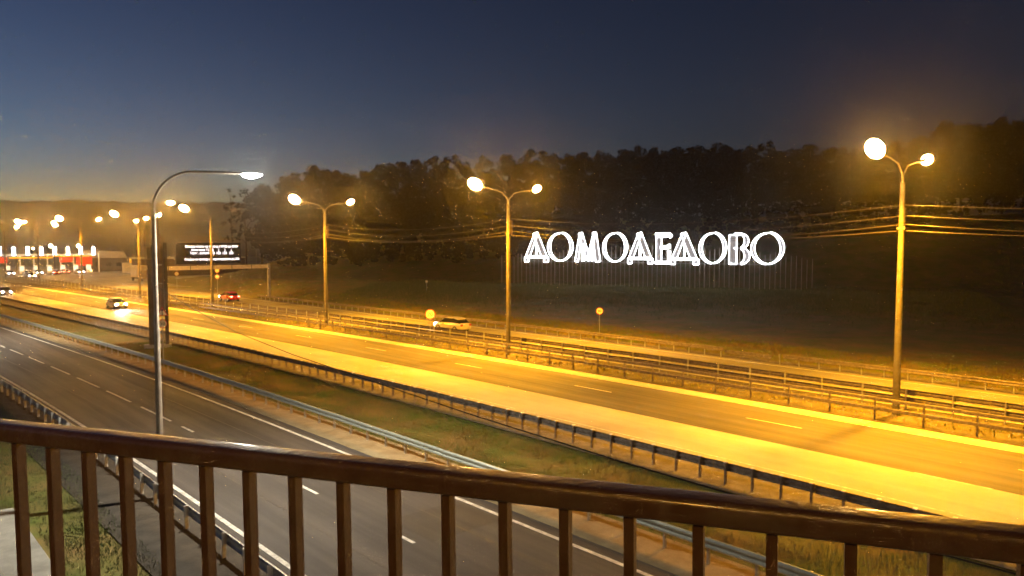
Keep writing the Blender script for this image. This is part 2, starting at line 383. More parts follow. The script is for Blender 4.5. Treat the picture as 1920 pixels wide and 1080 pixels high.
def motorway_lamp(t, s, label, lit=(1, 1), rz=0., light=1.):
    root = tag(empty('street_lamp', (t, s, 0), rz), label, 'street lamp', 'sodium lamp posts along the median')
    link('pole', MPOLE, root)
    link('cable_bracket', MBOX, root, (.12, 0, 10.3))
    for k, sd in enumerate((-1, 1)):
        a = link('bracket_arm', MARM, root, (0, 0, 0), 0 if sd > 0 else math.pi)
        hd = link('lamp_head', HEAD, root, (sd * (ARM - .7), 0, LZ - .03), 0 if sd > 0 else math.pi)
        hd.rotation_euler = (0, R(-24), 0 if sd > 0 else math.pi); hd.scale = (1.75, 1.95, 2.0) if sd < 0 else (1.25, 1.3, 1.25)  # heads scaled up so the lenses imitate glare orbs, more on the near side
        link('lens', LENS if lit[k] else LENS_OFF, hd)
        if lit[k] and light: lamp('POINT', 'sodium_light', root, (sd * (ARM + (.05 if sd < 0 else -.1)), 0, LZ - (.02 if sd < 0 else .05)), SODIUM_W * light, SODIUM, .16); s < 180 and lamp('SPOT', 'sodium_beam', root, (sd * (ARM - .2), 0, LZ - 1.2), SODIUM_ROAD * light, SODIUM, .2, R(150), 1.0)
    return root
def s_at(px, t):                                 # where a line x = t meets a column of the photograph
    lo, hi = 0., 420.
    for _ in range(50):
        m = (lo + hi) / 2; tt = t + .8 * bend(m)
        X = tt * math.cos(YAW) - m * math.sin(YAW); Y = tt * math.sin(YAW) + m * math.cos(YAW)
        if X / Y > (px - 960) / 1420: lo = m
        else: hi = m
    return lo
POLES = []
for px, lab, lit in ((1688, 'nearest tall double arm lamp post on the median, right of the letters', (1, 1)),
                     (953, 'double arm lamp post just left of the white letters', (1, 1)),
                     (610, 'double arm lamp post in front of the left end of the wood', (1, 1)),
                     (397, 'lamp post standing in front of the message board', (1, 0)),
                     (261, 'lamp post left of the curved white lamp and above the truck', (1, 1)),
                     (153, 'lamp post behind the silver oncoming car, right of the toll gates', (1, 1)),
                     (72, 'lamp post standing in front of the toll gates', (1, 1)),
                     (10, 'lamp post at the left edge of the picture', (1, 1))):
    s = s_at(px, 41.2); POLES.append((41.2 + .8 * bend(s), s)); motorway_lamp(POLES[-1][0], s, lab, lit)
for s in (-14.9, -45.4):
    POLES.insert(0, (41.2, s)); motorway_lamp(41.2, s, 'double arm lamp post just beyond the right edge of the view' if s > -20 else 'farther double arm lamp post beyond the right edge of the view')
# cables between the posts
mb_all = []
for i in range(len(POLES) - 1):
    (t0, s0), (t1, s1) = POLES[i], POLES[i + 1]
    if i > 8: break
    for k, (z, sag, off) in enumerate(((10.95, .75, .28), (10.4, .8, .34), (9.95, .85, .30), (9.62, .62, .1))):
        mb = MB(); n = 14
        pts = [(t0 + (t1 - t0) * q / n + off - t0, (s1 - s0) * q / n, z - sag * 4 * (q / n) * (1 - q / n) * (.8 + .06 * i)) for q in range(n + 1)]
        mb.tube(pts, .013, 5)
        o = build(mb, 'overhead_cable', mat('cable', (.09, .075, .06), .5, var=.2), None, (t0, s0, 0))
        tag(o, 'bare overhead cable strung between the lamp posts of the median', 'cable', 'cables between the lamp posts')

# lamp partly hidden behind the pylon
tpos = gp(300, 566); q = deep(318, 381, 120)
root = tag(empty('street_lamp', (tpos[0], tpos[1], 0)), 'sodium lamp just right of the curved white lamp post, over the pylon', 'street lamp')
mb = MB(); mb.tube([(0, 0, -.1), (0, 0, 14)], [.18, .12], 10); build(mb, 'pole', M_cpole, root, smooth=True)
mb = MB(); mb.tube([(0, 0, 13.8), (.2, 0, 14.5), (1.2, 0, 15.2)], .04, 8); build(mb, 'bracket_arm', M_pole, root, smooth=True)
hd = link('lamp_head', HEAD, root, (1.1, 0, 15.2)); hd.scale = (1.6, 1.9, 1.5); link('lens', LENS, hd); lamp('POINT', 'sodium_light', root, (1.9, 0, 15.0), SODIUM_W, SODIUM, .16)

# ------------------------------------------------------------------ curved white lamp by the slip road
def led_lamp(t, s, label, rz=0.):
    root = tag(empty('street_lamp', (t, s, 0), rz), label, 'street lamp', 'white lamps along the slip road')
    mb = MB(); mb.tube([(0, 0, -.1), (0, 0, .9), (0, 0, 1.0), (0, 0, 5.9), (0, 0, 6.0), (0, 0, 10.1)], [.135, .13, .115, .10, .085, .075], 14); build(mb, 'pole', M_pole, root, smooth=True)
    mb = MB(); rr = 1.35
    pts = [(0, 0, 10.1)] + [(rr - rr * math.cos(R(a)), 0, 10.15 + rr * math.sin(R(a)) * 1.0) for a in range(0, 91, 10)] + [(2.9, 0, 11.52)]
    mb.tube(pts, .05, 10); build(mb, 'bracket_arm', M_pole, root, smooth=True)
    mb = MB(); mb.tube([(2.8, 0, 11.52), (3.0, 0, 11.53), (3.3, 0, 11.53), (3.62, 0, 11.53)], [.06, .11, .13, .03], 10)
    mb.v = [(x, y * 1.3, 11.53 + (z - 11.53) * .55) for x, y, z in mb.v]; hd = build(mb, 'lamp_head', M_galv, root, smooth=True)
    ln = MB()
    for x, wy, hz in [(2.92, .04, .02), (3.02, .15, .11), (3.25, .18, .17), (3.45, .15, .12), (3.66, .02, .01)]:
        ln.v += [(x, wy * math.cos(a), 11.49 - hz * math.sin(a)) for a in [math.pi * k / 8 for k in range(9)]]
    ln.f = [(i * 9 + k, i * 9 + k + 1, (i + 1) * 9 + k + 1, (i + 1) * 9 + k) for i in range(4) for k in range(8)]
    build(ln, 'lens', M_led, hd, smooth=True)
    lamp('POINT', 'white_light', root, (3.28, 0, 11.42), LED_W, LEDC, .10); lamp('SPOT', 'white_beam', root, (3.28, 0, 11.05), LED_ROAD, LEDC, .1, R(150), 1.0)
    mb = MB(); mb.box(-.1, .1, -.19, -.1, 1.0, 1.6); build(mb, 'hatch', M_galv, root)
    return root
led_lamp(8.35, 27.9, 'tall curved grey lamp post with white light beside the slip road', R(-14))
led_lamp(8.35, -7.0, 'white slip road lamp beyond the lower right of the view')
led_lamp(8.35 + bend(84), 84, 'white slip road lamp beyond the left edge of the view')

# lamp on the landing behind the viewer that lights the railing
bx_, by_ = camxy(-4.5, -9.0)
root = tag(empty('street_lamp', (bx_, by_, 0), 0.6), 'sodium lamp standing behind the footbridge landing', 'street lamp')
mb = MB(); mb.tube([(0, 0, -.1), (0, 0, 6), (0, 0, 12.1)], [.19, .16, .12], 12); build(mb, 'pole', M_cpole, root, smooth=True)
link('bracket_arm', MARM, root); hd = link('lamp_head', HEAD, root, (ARM - .7, 0, LZ - .03)); link('lens', LENS, hd)
lamp('POINT', 'sodium_light', root, (ARM - .2, 0, LZ - .25), 230, SODIUM, .16)

# ------------------------------------------------------------------ letter sign
def stroke(p, q, w0, w1=None):
    w1 = w0 if w1 is None else w1; p, q = Vector((p[0], p[1])), Vector((q[0], q[1]))
    d = (q - p).normalized(); n = Vector((-d.y, d.x))
    return [tuple(p + n * w0 / 2), tuple(p - n * w0 / 2), tuple(q - n * w1 / 2), tuple(q + n * w1 / 2)]
def ring(cx, cy, ro, rox, ri, riy, a0, a1, tilt, n=20):
    """crescent between an outer ellipse and a narrower inner one"""
    out = []; inn = []
    for k in range(n + 1):
        a = R(a0 + (a1 - a0) * k / n)
        out.append((cx + rox * math.cos(a), cy + ro * math.sin(a)))
        c, s_ = ri * math.cos(a), riy * math.sin(a); tl = R(tilt)
        inn.append((cx + c * math.cos(tl) - s_ * math.sin(tl), cy + c * math.sin(tl) + s_ * math.cos(tl)))
    return [[out[k], out[k + 1], inn[k + 1], inn[k]] for k in range(n)]
def glyph(ch):                                # unit height, baseline 0
    if ch == 'Д': return .80, [stroke((.38, .98), (.10, .18), .11, .15), stroke((.36, 1.02), (.68, .16), .17, .19), stroke((.08, .155), (.74, .155), .06), stroke((.06, .16), (.06, -.02), .14), stroke((.74, .16), (.74, -.02), .16), stroke((.40, .62), (.40, .2), .035)]
    if ch == 'О': return .92, ring(.46, .52, .50, .45, .345, .475, 86, 268, 5) + ring(.47, .54, .51, .45, .345, .485, -88, 82, 5)
    if ch == 'М': return .94, [stroke((.24, 1.0), (.09, .02), .10, .13), stroke((.23, 1.02), (.50, .10), .15, .17), stroke((.74, .98), (.50, .06), .09, .10), stroke((.74, 1.04), (.88, .02), .14, .18), stroke((.33, .62), (.33, .04), .10), stroke((.66, .55), (.66, .04), .05)]
    if ch == 'Е': return .60, [stroke((.14, .02), (.14, 1.0), .19), stroke((.02, .98), (.50, .98), .07), stroke((.1, .90), (.42, .90), .035), stroke((.48, .90), (.56, .98), .15), stroke((.2, .56), (.48, .56), .06), stroke((.2, .50), (.44, .50), .03), stroke((.46, .57), (.54, .57), .13), stroke((.02, .03), (.52, .03), .07), stroke((.50, .04), (.50, .42), .05, .10)]
    if ch == 'В': return .70, [stroke((.15, .02), (.15, .96), .24), stroke((.2, .98), (.42, .98), .06), stroke((.2, .53), (.42, .53), .05), stroke((.1, .03), (.44, .03), .07)] + ring(.40, .76, .24, .24, .10, .19, -90, 90, 0, 10) + ring(.40, .28, .27, .28, .11, .21, -90, 90, 0, 10)
PX = [(985, 1028), (1027, 1075), (1077, 1125), (1130, 1177), (1178, 1223), (1228, 1260), (1258, 1309), (1310, 1362), (1365, 1407), (1407, 1470)]
Lc = camxy(2.25, 127); Rc = camxy(40.0, 112); LD = Vector((Rc[0] - Lc[0], Rc[1] - Lc[1], 0)); LL = LD.length; LD.normalize()
ang = math.atan2(LD.y, LD.x)
def u_at(px):                                 # distance along the letter line under a column of the photograph
    k = (px - 960) / 1420; return ((k * 127 - 2.25) / (37.75 + k * 15)) * LL
zb = terrain(Lc[0], Lc[1])
sign = tag(empty('letter_sign', (Lc[0], Lc[1], 0), ang), 'row of big white illuminated letters on a fence of thin poles before the wood', 'sign')
for i, ch in enumerate('ДОМОДЕДОВО'):
    u0, u1 = u_at(PX[i][0]), u_at(PX[i][1]); wd, polys = glyph(ch); k = (u1 - u0) / wd
    dep = 127 - 15 * (u0 + u1) / 2 / LL
    yt, yb = 438, (490 + 7 * i / 9); z0 = EYE - (yb - 455) / 1420 * dep; z1 = EYE + (455 - yt) / 1420 * dep; hh = z1 - z0
    fr = MB(); tb = MB(); Zf = -.20
    for n_, pl in enumerate(polys):
        p2 = [(u0 + x * k, z0 + z * hh) for x, z in pl]; e = .0015 * (n_ % 5); fr.prism(p2, -.16 + e, .16 + e)
        ring_piece = len(polys) > 12 and n_ >= len(polys) - (42 if ch == 'О' else 22)
        edges = ((0, 1), (2, 3)) if ring_piece else ((0, 3), (3, 2), (2, 1), (1, 0))
        for i0, i1 in edges:
            (xa, za), (xb, zb_) = p2[i0], p2[i1]
            tb.tube([(xa, Zf + e, za), (xb, Zf + e, zb_)], .066, 5)
    o = build(fr, 'letter', M_letter_in, sign); build(tb, 'light_tube', M_letter, o)
mbp = MB(); mbp.tube([(0, 0, -.1), (0, 0, 1)], .065, 6); pm = mbp.mesh('post', mat('sign_post', (.38, .32, .26), .6, metal=.2, var=.2))
for i in range(68):
    u = -4.5 + i * .735; px_ = u / LL
    x, y = Lc[0] + LD.x * u, Lc[1] + LD.y * u
    zt = 7.6 + .9 * math.sin(px_ * 4.2 - .6) + .25 * math.sin(i * 1.7) + random.uniform(-.15, .15)
    if px_ > 1: zt -= 1.2 * (px_ - 1) * 3
    o = link('post', pm, sign, (u, .55 + .15 * math.sin(i * 2.3), terrain(x, y))); o.scale = (1, 1, max(2, zt - terrain(x, y)))
mb = MB()
for z in (5.7, 6.4): mb.tube([(.6, .42, z + .25), (LL - .8, .42, z)], .03, 6)
build(mb, 'support_rail', M_galv, sign)

# ------------------------------------------------------------------ trees
def crown(mb, n_cl, n_leaf, size, h, wd, seed, base=.28):
    r = np.random.default_rng(seed)
    V = []; c_ = []
    for _ in range(n_cl):
        th = r.uniform(0, 2 * np.pi); k = r.uniform(0, 1); zz = base + (1 - base) * k
        rad = wd * (np.sin(np.pi * (.16 + .80 * k)) ** .7) * np.sqrt(r.uniform(.15, 1))
        c = np.array([rad * np.cos(th), rad * np.sin(th), zz * h * .97]); cr = r.uniform(.5, 1.0) * wd * .33
        c_.append((c, cr))
        p = r.normal(0, 1, (n_leaf, 3)); p /= np.linalg.norm(p, axis=1)[:, None]; p *= (r.uniform(.35, 1, (n_leaf, 1)) ** .5) * cr; p[:, 2] *= .75
        p += c
        a = r.normal(0, 1, (n_leaf, 3)); a /= np.linalg.norm(a, axis=1)[:, None]
        b = np.cross(a, r.normal(0, 1, (n_leaf, 3))); b /= np.linalg.norm(b, axis=1)[:, None]
        sz = r.uniform(.5, 1.2, (n_leaf, 1)) * size
        V.append(np.stack([p - a * sz, p + b * sz * .6, p + a * sz, p - b * sz * .6], 1).reshape(-1, 3))
    V = np.concatenate(V); return V, c_
def leaf_mesh(name, V, m):
    n = len(V) // 4; me = bpy.data.meshes.new(name)
    me.vertices.add(len(V)); me.vertices.foreach_set('co', V.astype(np.float32).ravel())
    me.loops.add(4 * n); me.loops.foreach_set('vertex_index', np.arange(4 * n, dtype=np.int32))
    me.polygons.add(n); me.polygons.foreach_set('loop_start', np.arange(0, 4 * n, 4, dtype=np.int32))
    me.update(); me.validate(); me.materials.append(m); return me
def trunk_mesh(h, cl, seed, bare=False):
    r = random.Random(seed); mb = MB()
    mb.tube([(0, 0, -.6), (.1, .05, h * .3), (-.1, .1, h * .6), (.05, 0, h * .9)], [.24, .2, .13, .04], 8)
    for c, cr in r.sample(cl, min(10, len(cl))):
        z = max(h * .2, min(h * .8, c[2] - r.uniform(1, 3))); mb.tube([(0, .05, z), (c[0] * .5, c[1] * .5, (z + c[2]) / 2 + .3), tuple(c)], [.09, .06, .02], 5)
    return mb.mesh('trunk', M_bark, True)
PROTO = []
for i in range(5):
    V, cl = crown(None, 30 + 4 * i, 52, .34, 16, 3.3 + .25 * i, 40 + i); PROTO.append((V, leaf_mesh('crown', V, M_leaf), trunk_mesh(16, cl, i)))
SKY = [(430, 392), (480, 352), (500, 334), (530, 326), (555, 324), (600, 315), (700, 310), (745, 298), (790, 300), (845, 294), (905, 300), (960, 286), (1000, 282), (1100, 283), (1200, 271), (1300, 270), (1400, 268), (1500, 272), (1550, 266), (1600, 270), (1700, 262), (1740, 240), (1800, 226), (1920, 216), (2100, 205), (2400, 200)]
def skyline(px):
    for (a, ya), (b, yb) in zip(SKY, SKY[1:]):
        if a <= px <= b: return ya + (yb - ya) * (px - a) / (b - a)
    return SKY[0][1] if px < SKY[0][0] else SKY[-1][1]
mass = []; k = 0
tags = 0
for row, (dep, off, step, px0) in enumerate(((146, 95, 46, 545), (154, 60, 44, 520), (164, 32, 42, 505), (176, 12, 40, 498), (188, 3, 38, 492), (198, 6, 44, 500))):
    px = px0
    while px < 2120:
        dp = dep + random.uniform(-3, 3); x, y = camxy((px - 960) / 1420 * dp, dp); z = terrain(x, y)
        top = skyline(px) + off + random.uniform(-8, 10); ht = EYE + (455 - top) / 1420 * dp - z
        if ht > 3:
            V, cm, tm = PROTO[random.randrange(5)]; sc_ = ht / 16; sw = max(.8, min(1.35, sc_ * random.uniform(.9, 1.2))); rz = random.uniform(0, 6.28)
            if row == 4:
                o = tag(empty('tree', (x, y, z), rz), 'dark leafy tree whose crown stands on the skyline of the wood', 'tree', 'trees on the skyline of the wood')
                o.scale = (sw, sw, sc_); link('crown', cm, o); link('trunk', tm, o); tags += 1
            else:
                W_ = V.copy()
                if row in (0, 1, 5): W_ = W_.reshape(-1, 4, 3)[::1].reshape(-1, 3)
                W_[:, 0] *= sw; W_[:, 1] *= sw; W_[:, 2] *= sc_
                c, s_ = math.cos(rz), math.sin(rz); W_ = np.stack([W_[:, 0] * c - W_[:, 1] * s_ + x, W_[:, 0] * s_ + W_[:, 1] * c + y, W_[:, 2] + z], 1); mass.append(W_)
        px += step * random.uniform(.75, 1.25)
o = link('wood', leaf_mesh('wood', np.concatenate(mass), M_leaf)); o['kind'] = 'stuff'; o['label'] = 'dense dark wood on the hillside behind the white letters'; o['category'] = 'wood'
# loose small tree at the left end of the wood, thin crown
for px, top, dp, wd, lab in ((436, 348, 185, 2.4, 'thin feathery young tree left of the wood, its top just below the white lamp'), (462, 352, 178, 2.6, 'loose bushy tree between the thin young tree and the wood')):
    x, y = camxy((px - 960) / 1420 * dp, dp); z = terrain(x, y); ht = EYE + (455 - top) / 1420 * dp - z
    V, cl = crown(None, 22, 16, .36, ht, wd, px, .35); o = tag(empty('tree', (x, y, z)), lab, 'tree')
    link('crown', leaf_mesh('crown', V, M_leaf), o); link('trunk', trunk_mesh(ht, cl, px), o)

# ------------------------------------------------------------------ grass blades
def grass(name, label, boxes, m, hmin, hmax, wdt=.007):
    VV = []
    for (t0, t1, s0, s1, n, b) in boxes:
        t = rng.uniform(t0, t1, n); s = s0 + (s1 - s0) * rng.uniform(0, 1, n) ** 1.35
        keep = (np.sin(t * 1.9 + np.sin(s * .6) * 1.5) * np.sin(s * .55 + t * .35) + rng.uniform(-.9, 1.1, n)) > -.25
        t, s = t[keep], s[keep]; n = len(t)
        bb = np.array([b(x) for x in s]); z = np.array([terrain(a + c, d_) for a, c, d_ in zip(t, bb, s)])
        hh = 1.15 * rng.uniform(hmin, hmax, n) * rng.uniform(.5, 1, n); a = rng.uniform(0, 6.28, n); ww = wdt * (1 + s / 30) * rng.uniform(.7, 1.4, n)
        lean = rng.normal(0, .3, (n, 2)) * hh[:, None]
        p = np.stack([t + bb, s, z - .02], 1); dx = np.stack([np.cos(a) * ww, np.sin(a) * ww, np.zeros(n)], 1)
        tip = p + np.stack([lean[:, 0], lean[:, 1], hh], 1); mid = p + np.stack([lean[:, 0] * .35, lean[:, 1] * .35, hh * .6], 1)
        VV.append(np.stack([p - dx, p + dx, mid + dx * .7, mid - dx * .7, mid - dx * .7, mid + dx * .7, tip + dx * .1, tip - dx * .1], 1).reshape(-1, 3))
    o = link(name, leaf_mesh(name, np.concatenate(VV), m)); o['kind'] = 'stuff'; o['label'] = label; o['category'] = 'grass'
nob = lambda s: 0.
grass('grass', 'rough yellow green grass on the strip between slip road and motorway', [(18.5, 24.3, 4, 75, 130000, bend), (24.3, 25.0, 4, 70, 2500, bend)], M_blade, .06, .22)
grass('grass', 'green grass on the near verge below the footbridge', [(-4, 6.8, 29.6, 60, 60000, nob), (4.4, 6.6, 12, 29.6, 24000, nob)], M_blade_g, .05, .17)
grass('grass', 'dull grass on the bank below the white letters', [(53.2, 62, 6, 120, 30000, bend_far), (39.7, 42.7, 5, 120, 6000, bend)], M_blade, .08, .3, .03)
# grass on the bank crest under the letters
n_ = 34000; u_ = rng.uniform(-25, LL + 25, n_); v_ = rng.normal(-9, 7, n_)
VV = []
for u, v in zip(u_, v_):
    x = Lc[0] + LD.x * u + LD.y * v; y = Lc[1] + LD.y * u - LD.x * v; x, y = Lc[0] + LD.x * u - LD.y * v, Lc[1] + LD.y * u + LD.x * v
    if x < 56: continue
    z = terrain(x, y) - .03; a_ = rng.uniform(0, 6.28); h_ = rng.uniform(.12, .5); w_ = rng.uniform(.04, .09); lx, ly = rng.normal(0, .12, 2)
    dx, dy = math.cos(a_) * w_, math.sin(a_) * w_
    VV.append(((x - dx, y - dy, z), (x + dx, y + dy, z), (x + dx * .2 + lx, y + dy * .2 + ly, z + h_), (x - dx * .2 + lx, y - dy * .2 + ly, z + h_)))
o = link('grass', leaf_mesh('grass', np.array(VV).reshape(-1, 3), M_blade_g)); o['kind'] = 'stuff'; o['label'] = 'greenish grass on the bank crest lit by the white letters'; o['category'] = 'grass'

# ------------------------------------------------------------------ writing
def text_mesh(name, body, m, width=None, height=None, depth=.006, align='CENTER'):
    c = bpy.data.curves.new('t', 'FONT'); c.body = body; c.align_x = align; c.align_y = 'CENTER'; c.extrude = depth / 2; c.resolution_u = 3
    o = bpy.data.objects.new('t', c); col.objects.link(o)
    me = bpy.data.meshes.new_from_object(o.evaluated_get(bpy.context.evaluated_depsgraph_get())); bpy.data.objects.remove(o)
    co = np.empty(len(me.vertices) * 3); me.vertices.foreach_get('co', co); co = co.reshape(-1, 3)
    if len(co):
        ext = co.max(0) - co.min(0); mid = (co.max(0) + co.min(0)) / 2
        if align == 'CENTER': co -= mid
        if height: co[:, :2] *= height / ext[1]; ext = ext * height / ext[1]
        if width: co[:, 0] *= width / ext[0]
        co = np.stack([co[:, 0], -co[:, 2], co[:, 1]], 1)          # stand upright, facing -y
        me.vertices.foreach_set('co', co.ravel()); me.update()
    me.materials.clear(); me.materials.append(m); me.name = name; return me
def face_cam(x, y): return math.atan2(y, x) - math.pi / 2

# ------------------------------------------------------------------ road signs
def round_sign(root, z, r, txt=None, red=True):
    mb = MB(); mb.disc((0, z), r, -.065, -.045, 28); f = build(mb, 'sign_plate', M_red if red else M_galv, root)
    mb = MB(); mb.disc((0, z), r * .87, -.071, -.066, 28); build(mb, 'sign_face', M_signwhite, f)
    if txt:
        o = link('numeral', text_mesh('numeral', txt, M_ink, r * 1.0, r * .72), f, (0, -.077, z))
def sign_post(x, y, label, items, h, rz, cat='road sign'):
    root = tag(empty('road_sign', (x, y, 0), rz), label, cat)
    mb = MB(); mb.tube([(0, 0, -.2), (0, 0, h)], .04, 8); build(mb, 'post', M_galv, root, smooth=True)
    for kind, z, r, txt in items:
        if kind == 'round': round_sign(root, z, r, txt)
        elif kind == 'back':
            mb = MB(); mb.disc((0, z), r, -.06, -.045, 24); build(mb, 'sign_plate', M_galv, root)
        elif kind == 'box':
            mb = MB(); mb.box(-r, r, -.07, -.045, z - r * .8, z + r * .8); build(mb, 'sign_plate', M_galv_old, root)
        else:
            tri = [(-r, z - r * .58), (r, z - r * .58), (0, z + r * 1.15)]
            mb = MB(); mb.prism(tri, -.065, -.045); f = build(mb, 'sign_plate', M_red, root)
            mb = MB(); mb.prism([(a * .74, z + (b - z) * .74) for a, b in tri], -.071, -.066); build(mb, 'sign_face', M_signwhite, f)
            mb = MB(); mb.prism([(-.03, z - .22), (.03, z - .22), (.03, z + .2), (-.03, z + .2)], -.078, -.072)
            mb.prism([(-.10, z + .14), (.10, z + .14), (0, z + .30)], -.079, -.073); build(mb, 'symbol', M_ink, f)
    return root
x, y = gp(307, 690); sign_post(x, y, 'warning triangle above a round limit sign on one post, before the pylon', [('tri', 4.0, .38, ''), ('round', 3.2, .31, '30')], 4.3, face_cam(x, y))
sign_post(40.6, 56.5, 'round limit sign on the median beside the pale car', [('round', 2.45, .46, '70')], 2.8, face_cam(40.6, 56.5) + .1)
x, y = gp(1124, 628); sign_post(x, y, 'round sign on a thin post at the foot of the bank below the letters', [('round', 2.35, .35, '90')], 2.6, face_cam(x, y))
x, y = gp(408, 549); sign_post(x, y, 'two stacked round signs right under the message board', [('round', 2.9, .40, None), ('round', 4.0, .40, None)], 4.4, face_cam(x, y))
x, y = gp(332, 541); sign_post(x, y, 'two stacked round signs between the pylon and the message board', [('round', 2.9, .42, None), ('round', 4.0, .42, None)], 4.4, face_cam(x, y))
x, y = gp(32, 566); sign_post(x, y, 'square sign seen from behind at the left end of the motorway', [('box', 2.2, .75, '')], 2.9, 0)
x, y = gp(800, 553, .8); root = tag(empty('marker_post', (x, y, terrain(x, y)), face_cam(x, y)), 'small white topped marker post on the dark bank', 'marker post')
mb = MB(); mb.tube([(0, 0, -.2), (0, 0, 1.6)], .05, 6); build(mb, 'post', M_galv, root); mb = MB(); mb.disc((0, 1.6), .22, -.05, .05, 16); build(mb, 'reflector', M_signwhite, root)

# ------------------------------------------------------------------ pylon
pc = deep(296, 650, 66); prz = face_cam(pc.x, pc.y)
py = tag(empty('pylon', (pc.x, pc.y, 0), prz), 'tall dark slab pylon behind the curved lamp post', 'pylon')
M_pyl = mat('pylon_cladding', (.085, .07, .055), .6, var=.2, scale=1.5); M_pyl2 = mat('pylon_panel', (.22, .165, .115), .6, var=.2, scale=2)
mb = MB(); mb.box(-.66, .06, -.25, .25, -.1, 8.6); build(mb, 'slab', M_pyl, py)
mb = MB(); mb.box(.62, .92, -.25, .25, -.1, 9.0); build(mb, 'slab', M_pyl, py)
mb = MB(); mb.box(.065, .615, -.12, .12, 2.6, 9.3); mb.disc((.34, 9.2), .42, -.11, .11, 20); build(mb, 'panel', M_pyl2, py)
mb = MB(); mb.disc((.25, 8.7), .30, -.16, -.125, 20); build(mb, 'emblem', mat('emblem', (.3, .2, .1), .5), py)
mb = MB(); mb.box(.1, .5, -.15, -.125, 7.0, 7.15); mb.box(.1, .5, -.15, -.125, 5.4, 5.5); build(mb, 'trim', M_galv, py)
mb = MB(); mb.box(-1.1, 1.1, -.4, .4, -.2, .12); build(mb, 'plinth', M_conc, py)

# ------------------------------------------------------------------ message board gantry
GY = 119.0
gn = tag(empty('message_board', (45, GY, 0)), 'black electronic message board with white text on a gantry', 'message board')
mb = MB(); mb.box(-6.4, 3.4, -.25, .2, 5.75, 8.95); build(mb, 'panel', M_black, gn)
mb = MB()
for z0 in (5.70, 8.95): mb.box(-6.5, 3.5, -.3, .25, z0, z0 + .05)
for x0 in (-6.5, 3.4): mb.box(x0, x0 + .1, -.3, .25, 5.75, 8.95)
build(mb, 'panel_frame', M_dark, gn)
mb = MB(); mb.box(-8.6, 8.0, -.2, .2, 4.85, 5.45); build(mb, 'beam', mat('gantry_paint', (.5, .45, .36), .55, var=.15), gn)
for x0 in (-7.6, -4.4, -1.2, 2.0, 5.2):
    mb = MB(); mb.box(x0, x0 + .08, -.23, -.2, 4.83, 5.47); build(mb, 'beam_joint', M_dark, gn)
for x0 in (8.2, -8.5):
    mb = MB(); mb.box(x0 - .2, x0 + .2, -.2, .2, -.2, 5.6); build(mb, 'leg', M_pole, gn)
def brow(body, u0, u1, z, h):
    link('text_line', text_mesh('text_line', body, M_text, (u1 - u0), h), gn, ((u0 + u1) / 2, -.262, z))
def bu(px): return 3.4 - (455 - px) / 122 * 9.8
brow('Размер платы за проезд с 07:00 до 00:00', bu(350), bu(450), 8.38, .47)
brow('Категория ТС', bu(361), bu(395), 7.86, .42)
brow('Тариф, рублей', bu(358), bu(394), 7.38, .47)
for px, a, b in ((401, '1', '50'), (412.5, '2', '100'), (424.5, '3', '150'), (437, '4', '200')):
    brow(a, bu(px - .9), bu(px + .9), 7.86, .42); brow(b, bu(px - 4), bu(px + 4), 7.38, .42)
brow('Скидка за проезд с транспондером до 20%', bu(348), bu(453), 6.42, .47)

# ------------------------------------------------------------------ vehicles
M_glassd = mat('car_glass', (.02, .022, .025), .08, spec=.8); M_tyre = mat('tyre', (.02, .02, .02), .85); M_rim = mat('rim', (.5, .5, .5), .35, metal=.8)
M_head = mat('headlight_glass', (.9, .9, .9), .2, emit=(1, .96, .88), es=14); M_tail = mat('tail_glass', (.5, .02, .02), .25, emit=(1, .10, .05), es=7.0)
M_headoff = mat('headlight_clear', (.7, .7, .7), .15); M_tailoff = mat('tail_clear', (.35, .02, .02), .2)
def loft(mb, st, n=12):
    """stations: (x, half width, z bottom, z top); superellipse sections"""
    for x, hw, z0, z1 in st:
        for k in range(n):
            a = 2 * math.pi * (k + .5) / n; c, s_ = math.cos(a), math.sin(a)
            mb.v.append((x, hw * math.copysign(abs(c) ** .45, c), (z0 + z1) / 2 + (z1 - z0) / 2 * math.copysign(abs(s_) ** .45, s_)))
    mb.f += [(i * n + k, i * n + (k + 1) % n, (i + 1) * n + (k + 1) % n, (i + 1) * n + k) for i in range(len(st) - 1) for k in range(n)]
    mb.f += [tuple(range(n)), tuple((len(st) - 1) * n + k for k in range(n))]
CARM = {}
